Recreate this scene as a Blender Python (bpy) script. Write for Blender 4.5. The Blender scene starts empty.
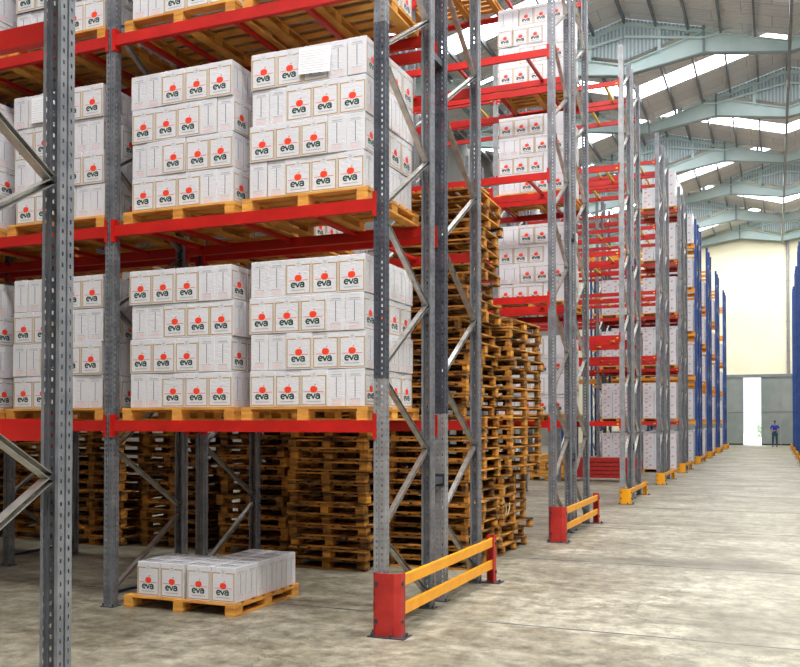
import bpy, bmesh, math, random
from mathutils import Vector, Matrix
random.seed(7)
PI = math.pi
SC = bpy.context.scene
COL = SC.collection

# ------------------------------------------------------------------ camera, world, lights, exposure
CAM_H = 1.70
cd = bpy.data.cameras.new('camera'); cam = bpy.data.objects.new('camera', cd); COL.objects.link(cam)
cd.sensor_fit = 'HORIZONTAL'; cd.sensor_width = 36.0; cd.lens = 898.0 / 800.0 * 36.0
PITCH = math.radians(1.0)
cd.shift_y = (88.5 - 898.0 * math.tan(PITCH)) / 800.0; cd.clip_end = 400; cd.clip_start = 0.05
cam.location = (0, 0, CAM_H)
cam.rotation_euler = (PI / 2 + PITCH, 0, math.atan2(375.0, 898.0))
SC.camera = cam
SC.view_settings.view_transform = 'Standard'
SC.view_settings.look = 'None'
SC.view_settings.gamma = 1.0
SC.view_settings.use_curve_mapping = False
SC.view_settings.exposure = -0.3

w = bpy.data.worlds.new('world'); SC.world = w; w.use_nodes = True
bg = w.node_tree.nodes['Background']; bg.inputs[0].default_value = (0.86, 0.93, 1.0, 1); bg.inputs[1].default_value = 1.5

def area(name, loc, rot, sx, sy, power, color=(1, 1, 1), spread=None):
    l = bpy.data.lights.new(name, 'AREA'); l.shape = 'RECTANGLE'; l.size = sx; l.size_y = sy
    l.energy = power; l.color = color
    if spread: l.spread = spread
    o = bpy.data.objects.new(name, l); COL.objects.link(o)
    o.location = loc; o.rotation_euler = rot
    return o
RIDGE_X = -2.34
FRAME_Y = [-9.8, -2.4, 5.05, 12.5, 19.95, 27.4, 34.8, 42.25, 49.7, 57.1, 64.55, 71.2]
ZC = 16.35; SL = 0.28; HP = 2.9
# daylight falling through the translucent roof strip of every bay
for i in range(len(FRAME_Y) - 1):
    ym = (FRAME_Y[i] + FRAME_Y[i + 1]) / 2
    area('skylight_lamp', (RIDGE_X + 4.3, ym, ZC - 1.35), (0, 0, 0), 13.5, 1.6, 2850.0 if i < 3 else (450.0 if i < 8 else 1100.0), (1.0, 0.985, 0.955))
# fill lamp added behind the viewer; the walls and door there are closed
area('rear_fill', (2.5, -12.0, 2.4), (math.radians(88), 0, math.radians(14)), 4.5, 4.2, 30.0, (1.0, 0.97, 0.93))
# sun on the yard behind the far doors
sl = bpy.data.lights.new('sun', 'SUN'); sl.energy = 5.0; sl.angle = 0.01; so = bpy.data.objects.new('sun', sl); COL.objects.link(so); so.rotation_euler = (math.radians(-40), 0, math.radians(15))

# ------------------------------------------------------------------ materials
def mat(name, color, rough=0.6, metal=0.0, spec=0.5):
    m = bpy.data.materials.new(name); m.use_nodes = True
    b = m.node_tree.nodes['Principled BSDF']
    b.inputs['Base Color'].default_value = (*color, 1); b.inputs['Roughness'].default_value = rough
    b.inputs['Metallic'].default_value = metal; b.inputs['Specular IOR Level'].default_value = spec
    return m
def noisy(name, c1, c2, scale=5.0, rough=0.6, metal=0.0, detail=6, coord='Object', stretch=(1, 1, 1), bump=0.0, lo=0.35, hi=0.65, coat=0.0, randomize=0.0):
    m = mat(name, c1, rough, metal); nt = m.node_tree; N = nt.nodes; L = nt.links; b = N['Principled BSDF']
    tc = N.new('ShaderNodeTexCoord'); mp = N.new('ShaderNodeMapping'); mp.inputs['Scale'].default_value = stretch
    no = N.new('ShaderNodeTexNoise'); no.inputs['Scale'].default_value = scale; no.inputs['Detail'].default_value = detail
    rp = N.new('ShaderNodeValToRGB'); rp.color_ramp.elements[0].position = lo; rp.color_ramp.elements[1].position = hi
    rp.color_ramp.elements[0].color = (*c1, 1); rp.color_ramp.elements[1].color = (*c2, 1)
    L.new(tc.outputs[coord], mp.inputs[0])
    L.new(mp.outputs[0], no.inputs['Vector']); L.new(no.outputs['Fac'], rp.inputs[0])
    out = rp.outputs[0]
    if randomize:
        oi = N.new('ShaderNodeObjectInfo')
        ad = N.new('ShaderNodeVectorMath'); ad.operation = 'ADD'
        L.new(mp.outputs[0], ad.inputs[0])
        ms = N.new('ShaderNodeVectorMath'); ms.operation = 'SCALE'; ms.inputs[0].default_value = (37, 19, 23)
        L.new(oi.outputs['Random'], ms.inputs['Scale']); L.new(ms.outputs[0], ad.inputs[1]); L.new(ad.outputs[0], no.inputs['Vector'])
        hs = N.new('ShaderNodeHueSaturation'); mr = N.new('ShaderNodeMapRange')
        mr.inputs['To Min'].default_value = 1 - randomize; mr.inputs['To Max'].default_value = 1 + randomize
        L.new(oi.outputs['Random'], mr.inputs['Value']); L.new(mr.outputs[0], hs.inputs['Value']); L.new(out, hs.inputs['Color']); out = hs.outputs[0]
    L.new(out, b.inputs['Base Color'])
    if bump:
        bp = N.new('ShaderNodeBump'); bp.inputs['Strength'].default_value = bump; bp.inputs['Distance'].default_value = 0.01
        L.new(no.outputs['Fac'], bp.inputs['Height']); L.new(bp.outputs[0], b.inputs['Normal'])
    if coat:
        b.inputs['Coat Weight'].default_value = coat; b.inputs['Coat Roughness'].default_value = 0.15
    return m

M = {}
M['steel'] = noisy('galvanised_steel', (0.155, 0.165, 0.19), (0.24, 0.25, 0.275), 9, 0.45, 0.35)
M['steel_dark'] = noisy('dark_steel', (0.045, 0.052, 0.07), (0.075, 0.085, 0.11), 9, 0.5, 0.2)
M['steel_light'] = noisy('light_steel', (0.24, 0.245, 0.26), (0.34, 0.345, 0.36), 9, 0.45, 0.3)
M['brace'] = noisy('zinc_brace', (0.42, 0.41, 0.39), (0.56, 0.55, 0.52), 12, 0.34, 0.88)
M['red'] = noisy('red_paint', (0.44, 0.006, 0.003), (0.56, 0.010, 0.005), 4, 0.42)
M['darkred'] = noisy('worn_red_paint', (0.34, 0.012, 0.010), (0.46, 0.025, 0.018), 7, 0.5)
M['yellow'] = noisy('yellow_paint', (0.78, 0.31, 0.004), (0.86, 0.37, 0.006), 5, 0.45)
M['lemon'] = mat('lemon_paint', (0.9, 0.62, 0.03), 0.5)
M['orange'] = noisy('orange_paint', (0.85, 0.28, 0.015), (0.92, 0.36, 0.02), 5, 0.45)
M['blue'] = noisy('blue_paint', (0.012, 0.055, 0.24), (0.02, 0.085, 0.34), 5, 0.45)
M['black'] = mat('black_rubber', (0.012, 0.012, 0.014), 0.6)
M['bolt'] = mat('bolt_steel', (0.06, 0.06, 0.075), 0.45, 0.5)
M['wood_new'] = noisy('pallet_pine', (0.52, 0.21, 0.03), (0.76, 0.37, 0.07), 3.5, 0.7, stretch=(1, 1, 6), bump=0.2, randomize=0.12)
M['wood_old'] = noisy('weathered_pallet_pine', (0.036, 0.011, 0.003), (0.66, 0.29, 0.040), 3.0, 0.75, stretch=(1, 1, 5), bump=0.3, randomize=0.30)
M['print_red'] = mat('apple_red_ink', (0.90, 0.055, 0.015), 0.45)
M['print_green'] = mat('dark_green_ink', (0.006, 0.055, 0.03), 0.45)
M['print_gold'] = mat('gold_ink', (0.44, 0.27, 0.07), 0.5)
M['print_grey'] = mat('grey_ink', (0.23, 0.26, 0.27), 0.5)
M['print_pale'] = mat('pale_grey_ink', (0.55, 0.56, 0.58), 0.5)
M['print_pink'] = mat('pink_ink', (0.80, 0.47, 0.45), 0.5)
M['slot'] = mat('carton_seam_line', (0.12, 0.12, 0.13), 0.8)  # dark line of the carton's side gap and top flaps
M['tan'] = mat('tan_cardboard_edge', (0.50, 0.36, 0.18), 0.7)
M['paper'] = noisy('paper', (0.82, 0.84, 0.9), (0.9, 0.91, 0.95), 20, 0.5)
M['cream'] = noisy('cream_plaster', (0.88, 0.83, 0.60), (0.94, 0.90, 0.70), 0.35, 0.85, lo=0.3, hi=0.7)
M['skylight'] = None
M['grey_wall'] = noisy('grey_block_wall', (0.16, 0.155, 0.14), (0.22, 0.21, 0.19), 0.5, 0.85)

# carton board under stretch film: white board with a wrinkled clear coat
def carton_material(name, c1, c2):
    m = mat(name, c1, 0.5); nt = m.node_tree; N = nt.nodes; L = nt.links; b = N['Principled BSDF']
    tc = N.new('ShaderNodeTexCoord'); oi = N.new('ShaderNodeObjectInfo')
    ge = N.new('ShaderNodeNewGeometry')
    mp = N.new('ShaderNodeMapping'); mp.inputs['Scale'].default_value = (1, 1, 3.0); mp.inputs['Rotation'].default_value = (0.4, 0.5, 0)
    L.new(ge.outputs['Position'], mp.inputs[0])
    no = N.new('ShaderNodeTexNoise'); no.inputs['Scale'].default_value = 8.0; no.inputs['Detail'].default_value = 4; no.inputs['Distortion'].default_value = 2.5
    L.new(mp.outputs[0], no.inputs['Vector'])
    n2 = N.new('ShaderNodeTexNoise'); n2.inputs['Scale'].default_value = 2.2; n2.inputs['Detail'].default_value = 3
    L.new(ge.outputs['Position'], n2.inputs['Vector'])
    mx = N.new('ShaderNodeMix'); mx.data_type = 'RGBA'
    mx.inputs['A'].default_value = (*c1, 1); mx.inputs['B'].default_value = (*c2, 1)
    L.new(n2.outputs['Fac'], mx.inputs['Factor']); L.new(mx.outputs['Result'], b.inputs['Base Color'])
    bp = N.new('ShaderNodeBump'); bp.inputs['Strength'].default_value = 0.9; bp.inputs['Distance'].default_value = 0.05
    L.new(no.outputs['Fac'], bp.inputs['Height'])
    L.new(bp.outputs[0], b.inputs['Coat Normal'])
    bp2 = N.new('ShaderNodeBump'); bp2.inputs['Strength'].default_value = 0.25; bp2.inputs['Distance'].default_value = 0.02
    L.new(no.outputs['Fac'], bp2.inputs['Height']); L.new(bp2.outputs[0], b.inputs['Normal'])
    b.inputs['Coat Weight'].default_value = 0.9; b.inputs['Coat Roughness'].default_value = 0.12
    return m
M['board'] = carton_material('white_carton_board', (0.64, 0.645, 0.70), (0.76, 0.765, 0.81))

def floor_material():
    m = mat('concrete', (0.5, 0.48, 0.42), 0.5); nt = m.node_tree; N = nt.nodes; L = nt.links; b = N['Principled BSDF']
    tc = N.new('ShaderNodeTexCoord')
    def noise(sc, det, rough=0.6, stretch=(1, 1, 1), dist=0):
        mp = N.new('ShaderNodeMapping'); mp.inputs['Scale'].default_value = stretch
        n = N.new('ShaderNodeTexNoise'); n.inputs['Scale'].default_value = sc; n.inputs['Detail'].default_value = det
        n.inputs['Roughness'].default_value = rough; n.inputs['Distortion'].default_value = dist
        L.new(tc.outputs['Object'], mp.inputs[0]); L.new(mp.outputs[0], n.inputs['Vector']); return n
    a = noise(0.7, 8, 0.65, (1, 1, 1), 0.5); c = noise(6.0, 10, 0.75); d = noise(0.9, 6, 0.65, (0.6, 1.4, 1), 1.2)
    r1 = N.new('ShaderNodeValToRGB'); r1.color_ramp.elements[0].position = 0.34; r1.color_ramp.elements[1].position = 0.66
    r1.color_ramp.elements[0].color = (0.195, 0.175, 0.128, 1); r1.color_ramp.elements[1].color = (0.41, 0.392, 0.318, 1)
    L.new(a.outputs['Fac'], r1.inputs[0])
    r2 = N.new('ShaderNodeValToRGB'); r2.color_ramp.elements[0].position = 0.36; r2.color_ramp.elements[1].position = 0.62
    r2.color_ramp.elements[0].color = (0.42, 0.41, 0.39, 1); r2.color_ramp.elements[1].color = (1.25, 1.25, 1.22, 1)
    L.new(c.outputs['Fac'], r2.inputs[0])
    r3 = N.new('ShaderNodeValToRGB'); r3.color_ramp.elements[0].position = 0.36; r3.color_ramp.elements[1].position = 0.55
    r3.color_ramp.elements[0].color = (0.66, 0.63, 0.57, 1); r3.color_ramp.elements[1].color = (1, 1, 1, 1)
    L.new(d.outputs['Fac'], r3.inputs[0])
    def mul(x, y):
        k = N.new('ShaderNodeMix'); k.data_type = 'RGBA'; k.blend_type = 'MULTIPLY'; k.inputs['Factor'].default_value = 1
        L.new(x, k.inputs['A']); L.new(y, k.inputs['B']); return k.outputs['Result']
    o = mul(mul(r1.outputs[0], r2.outputs[0]), r3.outputs[0])
    # fine wandering cracks
    vo = N.new('ShaderNodeTexVoronoi'); vo.feature = 'DISTANCE_TO_EDGE'; vo.inputs['Scale'].default_value = 0.42
    wv = N.new('ShaderNodeVectorMath'); wv.operation = 'ADD'; sc = N.new('ShaderNodeVectorMath'); sc.operation = 'SCALE'; sc.inputs['Scale'].default_value = 0.55
    L.new(c.outputs['Color'], sc.inputs[0]); L.new(sc.outputs[0], wv.inputs[0]); L.new(tc.outputs['Object'], wv.inputs[1]); L.new(wv.outputs[0], vo.inputs['Vector'])
    cr = N.new('ShaderNodeValToRGB'); cr.color_ramp.elements[0].position = 0.0; cr.color_ramp.elements[1].position = 0.006
    cr.color_ramp.elements[0].color = (0.42, 0.41, 0.40, 1); cr.color_ramp.elements[1].color = (1, 1, 1, 1)
    L.new(vo.outputs['Distance'], cr.inputs[0]); o = mul(o, cr.outputs[0])
    # old tyre and spill stain lying across one slab joint
    sx = N.new('ShaderNodeSeparateXYZ'); L.new(tc.outputs['Object'], sx.inputs[0])
    def mth(op, x, y=None):
        q = N.new('ShaderNodeMath'); q.operation = op
        for i_, v_ in enumerate((x, y)):
            if v_ is None: continue
            if isinstance(v_, (int, float)): q.inputs[i_].default_value = v_
            else: L.new(v_, q.inputs[i_])
        return q.outputs[0]
    dy = mth('DIVIDE', mth('ADD', mth('SUBTRACT', sx.outputs[1], 11.2), mth('MULTIPLY', mth('SUBTRACT', a.outputs['Fac'], .5), 1.6)), .38)
    ex = mth('POWER', 2.718, mth('MULTIPLY', mth('MULTIPLY', dy, dy), -1.0))
    st = mth('SUBTRACT', 1.0, mth('MULTIPLY', ex, mth('MULTIPLY', c.outputs['Fac'], .75)))
    cb = N.new('ShaderNodeCombineColor')
    for i_ in range(3): L.new(st, cb.inputs[i_])
    o = mul(o, cb.outputs[0])
    L.new(o, b.inputs['Base Color'])
    rr = N.new('ShaderNodeMapRange'); rr.inputs['To Min'].default_value = 0.32; rr.inputs['To Max'].default_value = 0.62
    L.new(c.outputs['Fac'], rr.inputs['Value']); L.new(rr.outputs[0], b.inputs['Roughness'])
    bp = N.new('ShaderNodeBump'); bp.inputs['Strength'].default_value = 0.2; bp.inputs['Distance'].default_value = 0.01
    L.new(c.outputs['Fac'], bp.inputs['Height']); L.new(bp.outputs[0], b.inputs['Normal'])
    return m
M['floor'] = floor_material()
M['joint'] = noisy('joint_filler', (0.10, 0.095, 0.09), (0.26, 0.25, 0.23), 3, 0.8, stretch=(0.6, 1, 1))

def sheet_material(name, c1, c2):      # corrugated roof sheet, ribs run up the slope (along X)
    m = mat(name, c1, 0.55); nt = m.node_tree; N = nt.nodes; L = nt.links; b = N['Principled BSDF']
    tc = N.new('ShaderNodeTexCoord'); wv = N.new('ShaderNodeTexWave'); wv.bands_direction = 'Y'; wv.inputs['Scale'].default_value = 1.6
    L.new(tc.outputs['Object'], wv.inputs['Vector'])
    bp = N.new('ShaderNodeBump'); bp.inputs['Strength'].default_value = 0.7; bp.inputs['Distance'].default_value = 0.05
    L.new(wv.outputs['Fac'], bp.inputs['Height']); L.new(bp.outputs[0], b.inputs['Normal'])
    br = N.new('ShaderNodeTexBrick'); br.inputs['Scale'].default_value = 1.0; br.inputs['Brick Width'].default_value = 2.0; br.inputs['Row Height'].default_value = 0.9
    br.inputs['Mortar Size'].default_value = 0.012
    br.inputs['Color1'].default_value = (*c1, 1); br.inputs['Color2'].default_value = (*c2, 1); br.inputs['Mortar'].default_value = (c1[0] * .6, c1[1] * .6, c1[2] * .6, 1)
    L.new(tc.outputs['Object'], br.inputs['Vector']); L.new(br.outputs['Color'], b.inputs['Base Color'])
    return m
M['sheet'] = sheet_material('grey_roof_sheet', (0.76, 0.76, 0.76), (0.88, 0.87, 0.85))
M['greenish'] = noisy('pale_green_paint', (0.66, 0.84, 0.84), (0.76, 0.92, 0.91), 1.2, 0.5)
M['flange'] = noisy('shaded_green_paint', (0.24, 0.32, 0.33), (0.32, 0.41, 0.42), 1.5, 0.5)  # frame green darkened; shade on the lower flanges put into the colour
M['purlin'] = noisy('grey_purlin_paint', (0.17, 0.19, 0.21), (0.24, 0.26, 0.28), 2, 0.5, 0.2)
def gable_material():
    m = mat('pale_blue_corrugated', (0.5, 0.6, 0.62), 0.5); nt = m.node_tree; N = nt.nodes; L = nt.links; b = N['Principled BSDF']
    tc = N.new('ShaderNodeTexCoord'); wv = N.new('ShaderNodeTexWave'); wv.bands_direction = 'X'; wv.inputs['Scale'].default_value = 2.2
    L.new(tc.outputs['Object'], wv.inputs['Vector']); rp = N.new('ShaderNodeValToRGB')
    rp.color_ramp.elements[0].color = (0.42, 0.55, 0.60, 1); rp.color_ramp.elements[1].color = (0.80, 0.92, 0.96, 1)
    L.new(wv.outputs['Fac'], rp.inputs[0]); L.new(rp.outputs[0], b.inputs['Base Color'])
    bp = N.new('ShaderNodeBump'); bp.inputs['Strength'].default_value = 0.8; bp.inputs['Distance'].default_value = 0.05
    L.new(wv.outputs['Fac'], bp.inputs['Height']); L.new(bp.outputs[0], b.inputs['Normal'])
    return m
M['gable'] = gable_material()
def emis(name, color, strength):
    m = bpy.data.materials.new(name); m.use_nodes = True; nt = m.node_tree
    b = nt.nodes['Principled BSDF']; b.inputs['Base Color'].default_value = (*color, 1)
    b.inputs['Emission Color'].default_value = (*color, 1); b.inputs['Emission Strength'].default_value = strength
    return m
M['skylight'] = emis('translucent_roof_sheet', (0.96, 0.98, 1.0), 12.0)
M['door'] = noisy('grey_door_paint', (0.20, 0.235, 0.225), (0.27, 0.30, 0.285), 0.8, 0.6)
M['door_rust'] = noisy('grey_worn_door_paint', (0.23, 0.24, 0.23), (0.31, 0.315, 0.30), 0.6, 0.6)
M['ground'] = noisy('bright_yard', (0.85, 0.85, 0.83), (0.95, 0.95, 0.92), 0.5, 0.9)
M['leaf'] = noisy('pale_leaves', (0.30, 0.42, 0.20), (0.55, 0.62, 0.35), 4, 0.8)

# ------------------------------------------------------------------ mesh helper
class MB:
    def __init__(s): s.v = []; s.f = []; s.mi = []; s.ms = []
    def m(s, mt):
        if mt not in s.ms: s.ms.append(mt)
        return s.ms.index(mt)
    def face(s, pts, mt):
        n = len(s.v); s.v += [tuple(p) for p in pts]; s.f.append(tuple(range(n, n + len(pts)))); s.mi.append(s.m(mt))
    def box(s, x0, x1, y0, y1, z0, z1, mt, skip=''):
        n = len(s.v)
        s.v += [(x0, y0, z0), (x1, y0, z0), (x1, y1, z0), (x0, y1, z0), (x0, y0, z1), (x1, y0, z1), (x1, y1, z1), (x0, y1, z1)]
        F = {'b': (0, 3, 2, 1), 't': (4, 5, 6, 7), 'f': (0, 1, 5, 4), 'r': (1, 2, 6, 5), 'k': (2, 3, 7, 6), 'l': (3, 0, 4, 7)}
        k = s.m(mt)
        for c, q in F.items():
            if c not in skip: s.f.append(tuple(n + i for i in q)); s.mi.append(k)
    def bevbox(s, x0, x1, y0, y1, z0, z1, b, mt):
        bm = bmesh.new(); bmesh.ops.create_cube(bm, size=1)
        for v in bm.verts: v.co = Vector((x0 + (v.co.x + .5) * (x1 - x0), y0 + (v.co.y + .5) * (y1 - y0), z0 + (v.co.z + .5) * (z1 - z0)))
        bmesh.ops.bevel(bm, geom=bm.edges[:], offset=b, segments=1, affect='EDGES')
        s.add_bm(bm, mt); bm.free()
    def add_bm(s, bm, mt):
        n = len(s.v); bm.verts.ensure_lookup_table(); bm.verts.index_update()
        s.v += [tuple(v.co) for v in bm.verts]; k = s.m(mt)
        for f in bm.faces: s.f.append(tuple(n + v.index for v in f.verts)); s.mi.append(k)
    def bar(s, p, q, a, b, mt, up=(0, 0, 1)):           # box beam from p to q, width a (sideways), height b (towards up)
        p = Vector(p); q = Vector(q); d = (q - p).normalized(); u = Vector(up)
        if abs(d.dot(u)) > 0.98: u = Vector((1, 0, 0))
        sd = d.cross(u).normalized(); u = sd.cross(d).normalized()
        n = len(s.v)
        for r in (p, q):
            for i, j in ((-1, -1), (1, -1), (1, 1), (-1, 1)): s.v.append(tuple(r + sd * (i * a / 2) + u * (j * b / 2)))
        k = s.m(mt)
        for q4 in ((0, 1, 2, 3), (7, 6, 5, 4), (0, 4, 5, 1), (1, 5, 6, 2), (2, 6, 7, 3), (3, 7, 4, 0)):
            s.f.append(tuple(n + i for i in q4)); s.mi.append(k)
    def chan(s, p, q, a, b, t, mt, up=(0, 0, 1)):        # C channel between p and q, open towards +up x d side
        p = Vector(p); q = Vector(q); d = (q - p).normalized(); u = Vector(up)
        sd = d.cross(u).normalized(); u = sd.cross(d).normalized()
        prof = [(-a / 2, b / 2), (-a / 2, -b / 2), (a / 2, -b / 2), (a / 2, b / 2), (a / 2 - t, b / 2), (a / 2 - t, -b / 2 + t), (-a / 2 + t, -b / 2 + t), (-a / 2 + t, b / 2)]
        n = len(s.v); k = s.m(mt)
        for r in (p, q):
            for i, j in prof: s.v.append(tuple(r + sd * i + u * j))
        m_ = len(prof)
        for i in range(m_):
            j = (i + 1) % m_; s.f.append((n + i, n + j, n + m_ + j, n + m_ + i)); s.mi.append(k)
        for c in ((0, 1, 6, 7), (1, 2, 5, 6), (2, 3, 4, 5)):
            s.f.append(tuple(n + i for i in c)); s.mi.append(k); s.f.append(tuple(n + m_ + i for i in reversed(c))); s.mi.append(k)
    def tube(s, pts, r, mt, seg=8, cap=True):
        n0 = len(s.v); k = s.m(mt); pts = [Vector(p) for p in pts]; rs = r if isinstance(r, (list, tuple)) else [r] * len(pts)
        for i, p in enumerate(pts):
            d = (pts[min(i + 1, len(pts) - 1)] - pts[max(i - 1, 0)]).normalized()
            u = Vector((0, 0, 1)) if abs(d.z) < 0.9 else Vector((1, 0, 0))
            a = d.cross(u).normalized(); b = a.cross(d)
            for j in range(seg):
                t = 2 * PI * j / seg; s.v.append(tuple(p + (a * math.cos(t) + b * math.sin(t)) * rs[i]))
        for i in range(len(pts) - 1):
            for j in range(seg):
                a = n0 + i * seg + j; b = n0 + i * seg + (j + 1) % seg
                s.f.append((a, b, b + seg, a + seg)); s.mi.append(k)
        if cap:
            s.f.append(tuple(n0 + j for j in reversed(range(seg)))); s.mi.append(k)
            s.f.append(tuple(n0 + (len(pts) - 1) * seg + j for j in range(seg))); s.mi.append(k)
    def prism(s, poly, axis, a, b, mt):                   # polygon in the plane across axis, extruded from a to b
        def P(u, v, w):
            return {'x': (w, u, v), 'y': (u, w, v), 'z': (u, v, w)}[axis]
        n = len(s.v); m_ = len(poly); k = s.m(mt)
        for w_ in (a, b):
            for u, v in poly: s.v.append(P(u, v, w_))
        s.f.append(tuple(n + i for i in range(m_))); s.mi.append(k)
        s.f.append(tuple(n + m_ + i for i in reversed(range(m_)))); s.mi.append(k)
        for i in range(m_):
            j = (i + 1) % m_; s.f.append((n + i, n + m_ + i, n + m_ + j, n + j)); s.mi.append(k)
    def xf(s, o, mx):                                     # add a transformed copy of another MB
        n = len(s.v); s.v += [tuple(mx @ Vector(p)) for p in o.v]
        km = [s.m(q) for q in o.ms]
        for f, i in zip(o.f, o.mi): s.f.append(tuple(n + a for a in f)); s.mi.append(km[i])
    def mesh(s, name, smooth=False):
        me = bpy.data.meshes.new(name); me.from_pydata(s.v, [], s.f)
        for q in s.ms: me.materials.append(q)
        me.polygons.foreach_set('material_index', s.mi)
        if smooth: me.polygons.foreach_set('use_smooth', [True] * len(me.polygons))
        me.update(); return me

def link(name, me, parent=None, loc=None, rotz=0):
    o = bpy.data.objects.new(name, me); COL.objects.link(o)
    if parent is not None: o.parent = parent
    if loc is not None: o.location = loc
    if rotz: o.rotation_euler = (0, 0, rotz)
    return o
def tag(o, label, cat, group=None):
    o['label'] = label; o['category'] = cat; o['kind'] = 'thing'
    if group: o['group'] = group
    return o
def thing(name, label, cat, loc=(0, 0, 0), rotz=0, group=None):
    return tag(link(name, None, None, loc, rotz), label, cat, group)
def struct(name, mb):
    o = link(name, mb.mesh(name) if isinstance(mb, MB) else mb); o['kind'] = 'structure'; return o
def dup(root, loc, rotz=0.0, label=None, group=None):
    r = root.copy(); COL.objects.link(r); r.location = loc; r.rotation_euler = (0, 0, rotz)
    if label: r['label'] = label
    if group: r['group'] = group
    for ch in list(root.children):
        c = ch.copy(); COL.objects.link(c); c.parent = r
        for g in list(ch.children):
            d = g.copy(); COL.objects.link(d); d.parent = c
    return r
ORD = ['zeroth', 'first', 'second', 'third', 'fourth', 'fifth', 'sixth', 'seventh', 'eighth', 'ninth', 'tenth', 'eleventh', 'twelfth', 'thirteenth', 'fourteenth',
       'fifteenth', 'sixteenth', 'seventeenth', 'eighteenth', 'nineteenth', 'twentieth']
def ordn(n):
    if n <= 20: return ORD[n]
    if n == 30: return 'thirtieth'
    if n == 40: return 'fortieth'
    return {2: 'twenty', 3: 'thirty', 4: 'forty'}[n // 10] + '-' + ORD[n % 10]

# ------------------------------------------------------------------ floor, walls, roof
XL, XR = -15.0, 10.0
YB, YW = -14.0, 71.5
fl = MB(); fl.face([(XL, YB, 0), (XR, YB, 0), (XR, YW, 0), (XL, YW, 0)], M['floor'])
struct('floor', fl)
jn = MB()
for i, y in enumerate([3.72 + 3.64 * n for n in range(19)]):
    ww = 0.012 if i else 0.01
    jn.box(XL + .1, XR - .1, y - ww, y + ww, 0.0005, 0.0025, M['joint'], 'b')
jn.box(3.9, 3.915, YB + .1, YW - .1, 0.0005, 0.0025, M['joint'], 'b')
struct('trim_1', jn)

def tri(x, bay):            # roof height: a folded plate whose folds swap from bay to bay
    t = (x - RIDGE_X) / HP
    ph = (t + 1) % 4
    f = ph - 1 if ph <= 2 else 3 - ph
    return ZC + SL * HP * f * (1 if bay % 2 == 0 else -1)
fold = sorted([RIDGE_X + HP * k for k in range(-5, 6)])
fold = [x for x in fold if XL < x < XR]
xs = [XL] + fold + [XR]
# bay between FRAME_Y[6] (first gable in view) and [7] rises to the right
for i in range(len(FRAME_Y) - 1):
    y0, y1 = FRAME_Y[i], FRAME_Y[i + 1]; ym = (y0 + y1) / 2
    b = MB(); g = MB(); p = MB()
    for a, c in zip(xs[:-1], xs[1:]):
        za, zc = tri(a, i), tri(c, i)
        yy = [y0, ym - 0.7, ym + 0.7, y1]
        for j in range(3):
            lit = j == 1
            skip = lit and i % 2 == 0 and a > RIDGE_X + HP - .01 and a < RIDGE_X + HP * 1.9
            q = [(a, yy[j], za), (c, yy[j], zc), (c, yy[j + 1], zc), (a, yy[j + 1], za)]
            if lit and not skip:
                g.face(q, M['skylight'])
            else: b.face(q, M['sheet'])
    struct('ceiling' if i == 0 else 'ceiling_%d' % (i + 1), b)
    struct('window_%d' % (i + 1), g)
    x = XL + 0.5
    while x < XR:
        z = tri(x, i) - 0.13
        p.bar((x, y0 + .05, z), (x, y1 - .05, z), 0.07, 0.20, M['purlin'])
        x += 1.16
    struct('trim_%d' % (i + 2), p)
# portal frames with deep haunches, upper chords, and the corrugated triangles that close the folds
nt_ = 30
for i, y in enumerate(FRAME_Y):
    f = MB(); t = MB()
    c = RIDGE_X - 2 * HP * 2
    while c < XR + 4:
        for sgn in (-1, 1):
            a1, z1t, z1b = c, ZC - 0.22, ZC - 1.00
            x2 = c + sgn * HP; z2t = ZC - 0.22 - SL * HP; z2b = z2t - 0.40
            if XL < min(a1, x2) and max(a1, x2) < XR:
                poly = [(a1, z1b), (x2, z2b), (x2, z2t), (a1, z1t)]
                f.prism(poly, 'y', y - .012, y + .012, M['greenish'])
                f.bar((a1, y, z1b), (x2, y, z2b), 0.26, 0.035, M['flange'])
                f.bar((a1, y, z1t), (x2, y, z2t), 0.26, 0.035, M['greenish'])
                f.box(x2 - .02 if sgn > 0 else x2, x2 if sgn > 0 else x2 + .02, y - .13, y + .13, z2b - .05, z2t + .05, M['flange'])
                # rising upper chord on both sides
                ze = ZC - .1 + SL * HP - .12
                f.bar((a1, y, ZC - .2), (x2, y, ze), 0.14, 0.14, M['greenish'])
                f.tube([(a1, y - .1, ZC - .45), (c + sgn * HP * .98, y - .1, ZC + .05)], 0.055, M['greenish'], 6)
                f.bar((c + sgn * HP * .55, y, ZC - .75), (c + sgn * HP * .55, y, ZC + .28), 0.12, 0.12, M['greenish'])
                bay = i
                up = tri(x2, i) > ZC if i < len(FRAME_Y) - 1 else tri(x2, i - 1) > ZC
                t.face([(a1, y + .02, ZC), (x2, y + .02, ZC - SL * HP), (x2, y + .02, ZC + SL * HP)], M['gable'])
        f.box(c - .04, c + .04, y - .14, y + .14, ZC - 1.05, ZC + .05, M['flange'])
        c += 2 * HP
    o = struct('trim_%d' % nt_, f); nt_ += 1
    o = struct('trim_%d' % nt_, t); nt_ += 1
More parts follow.
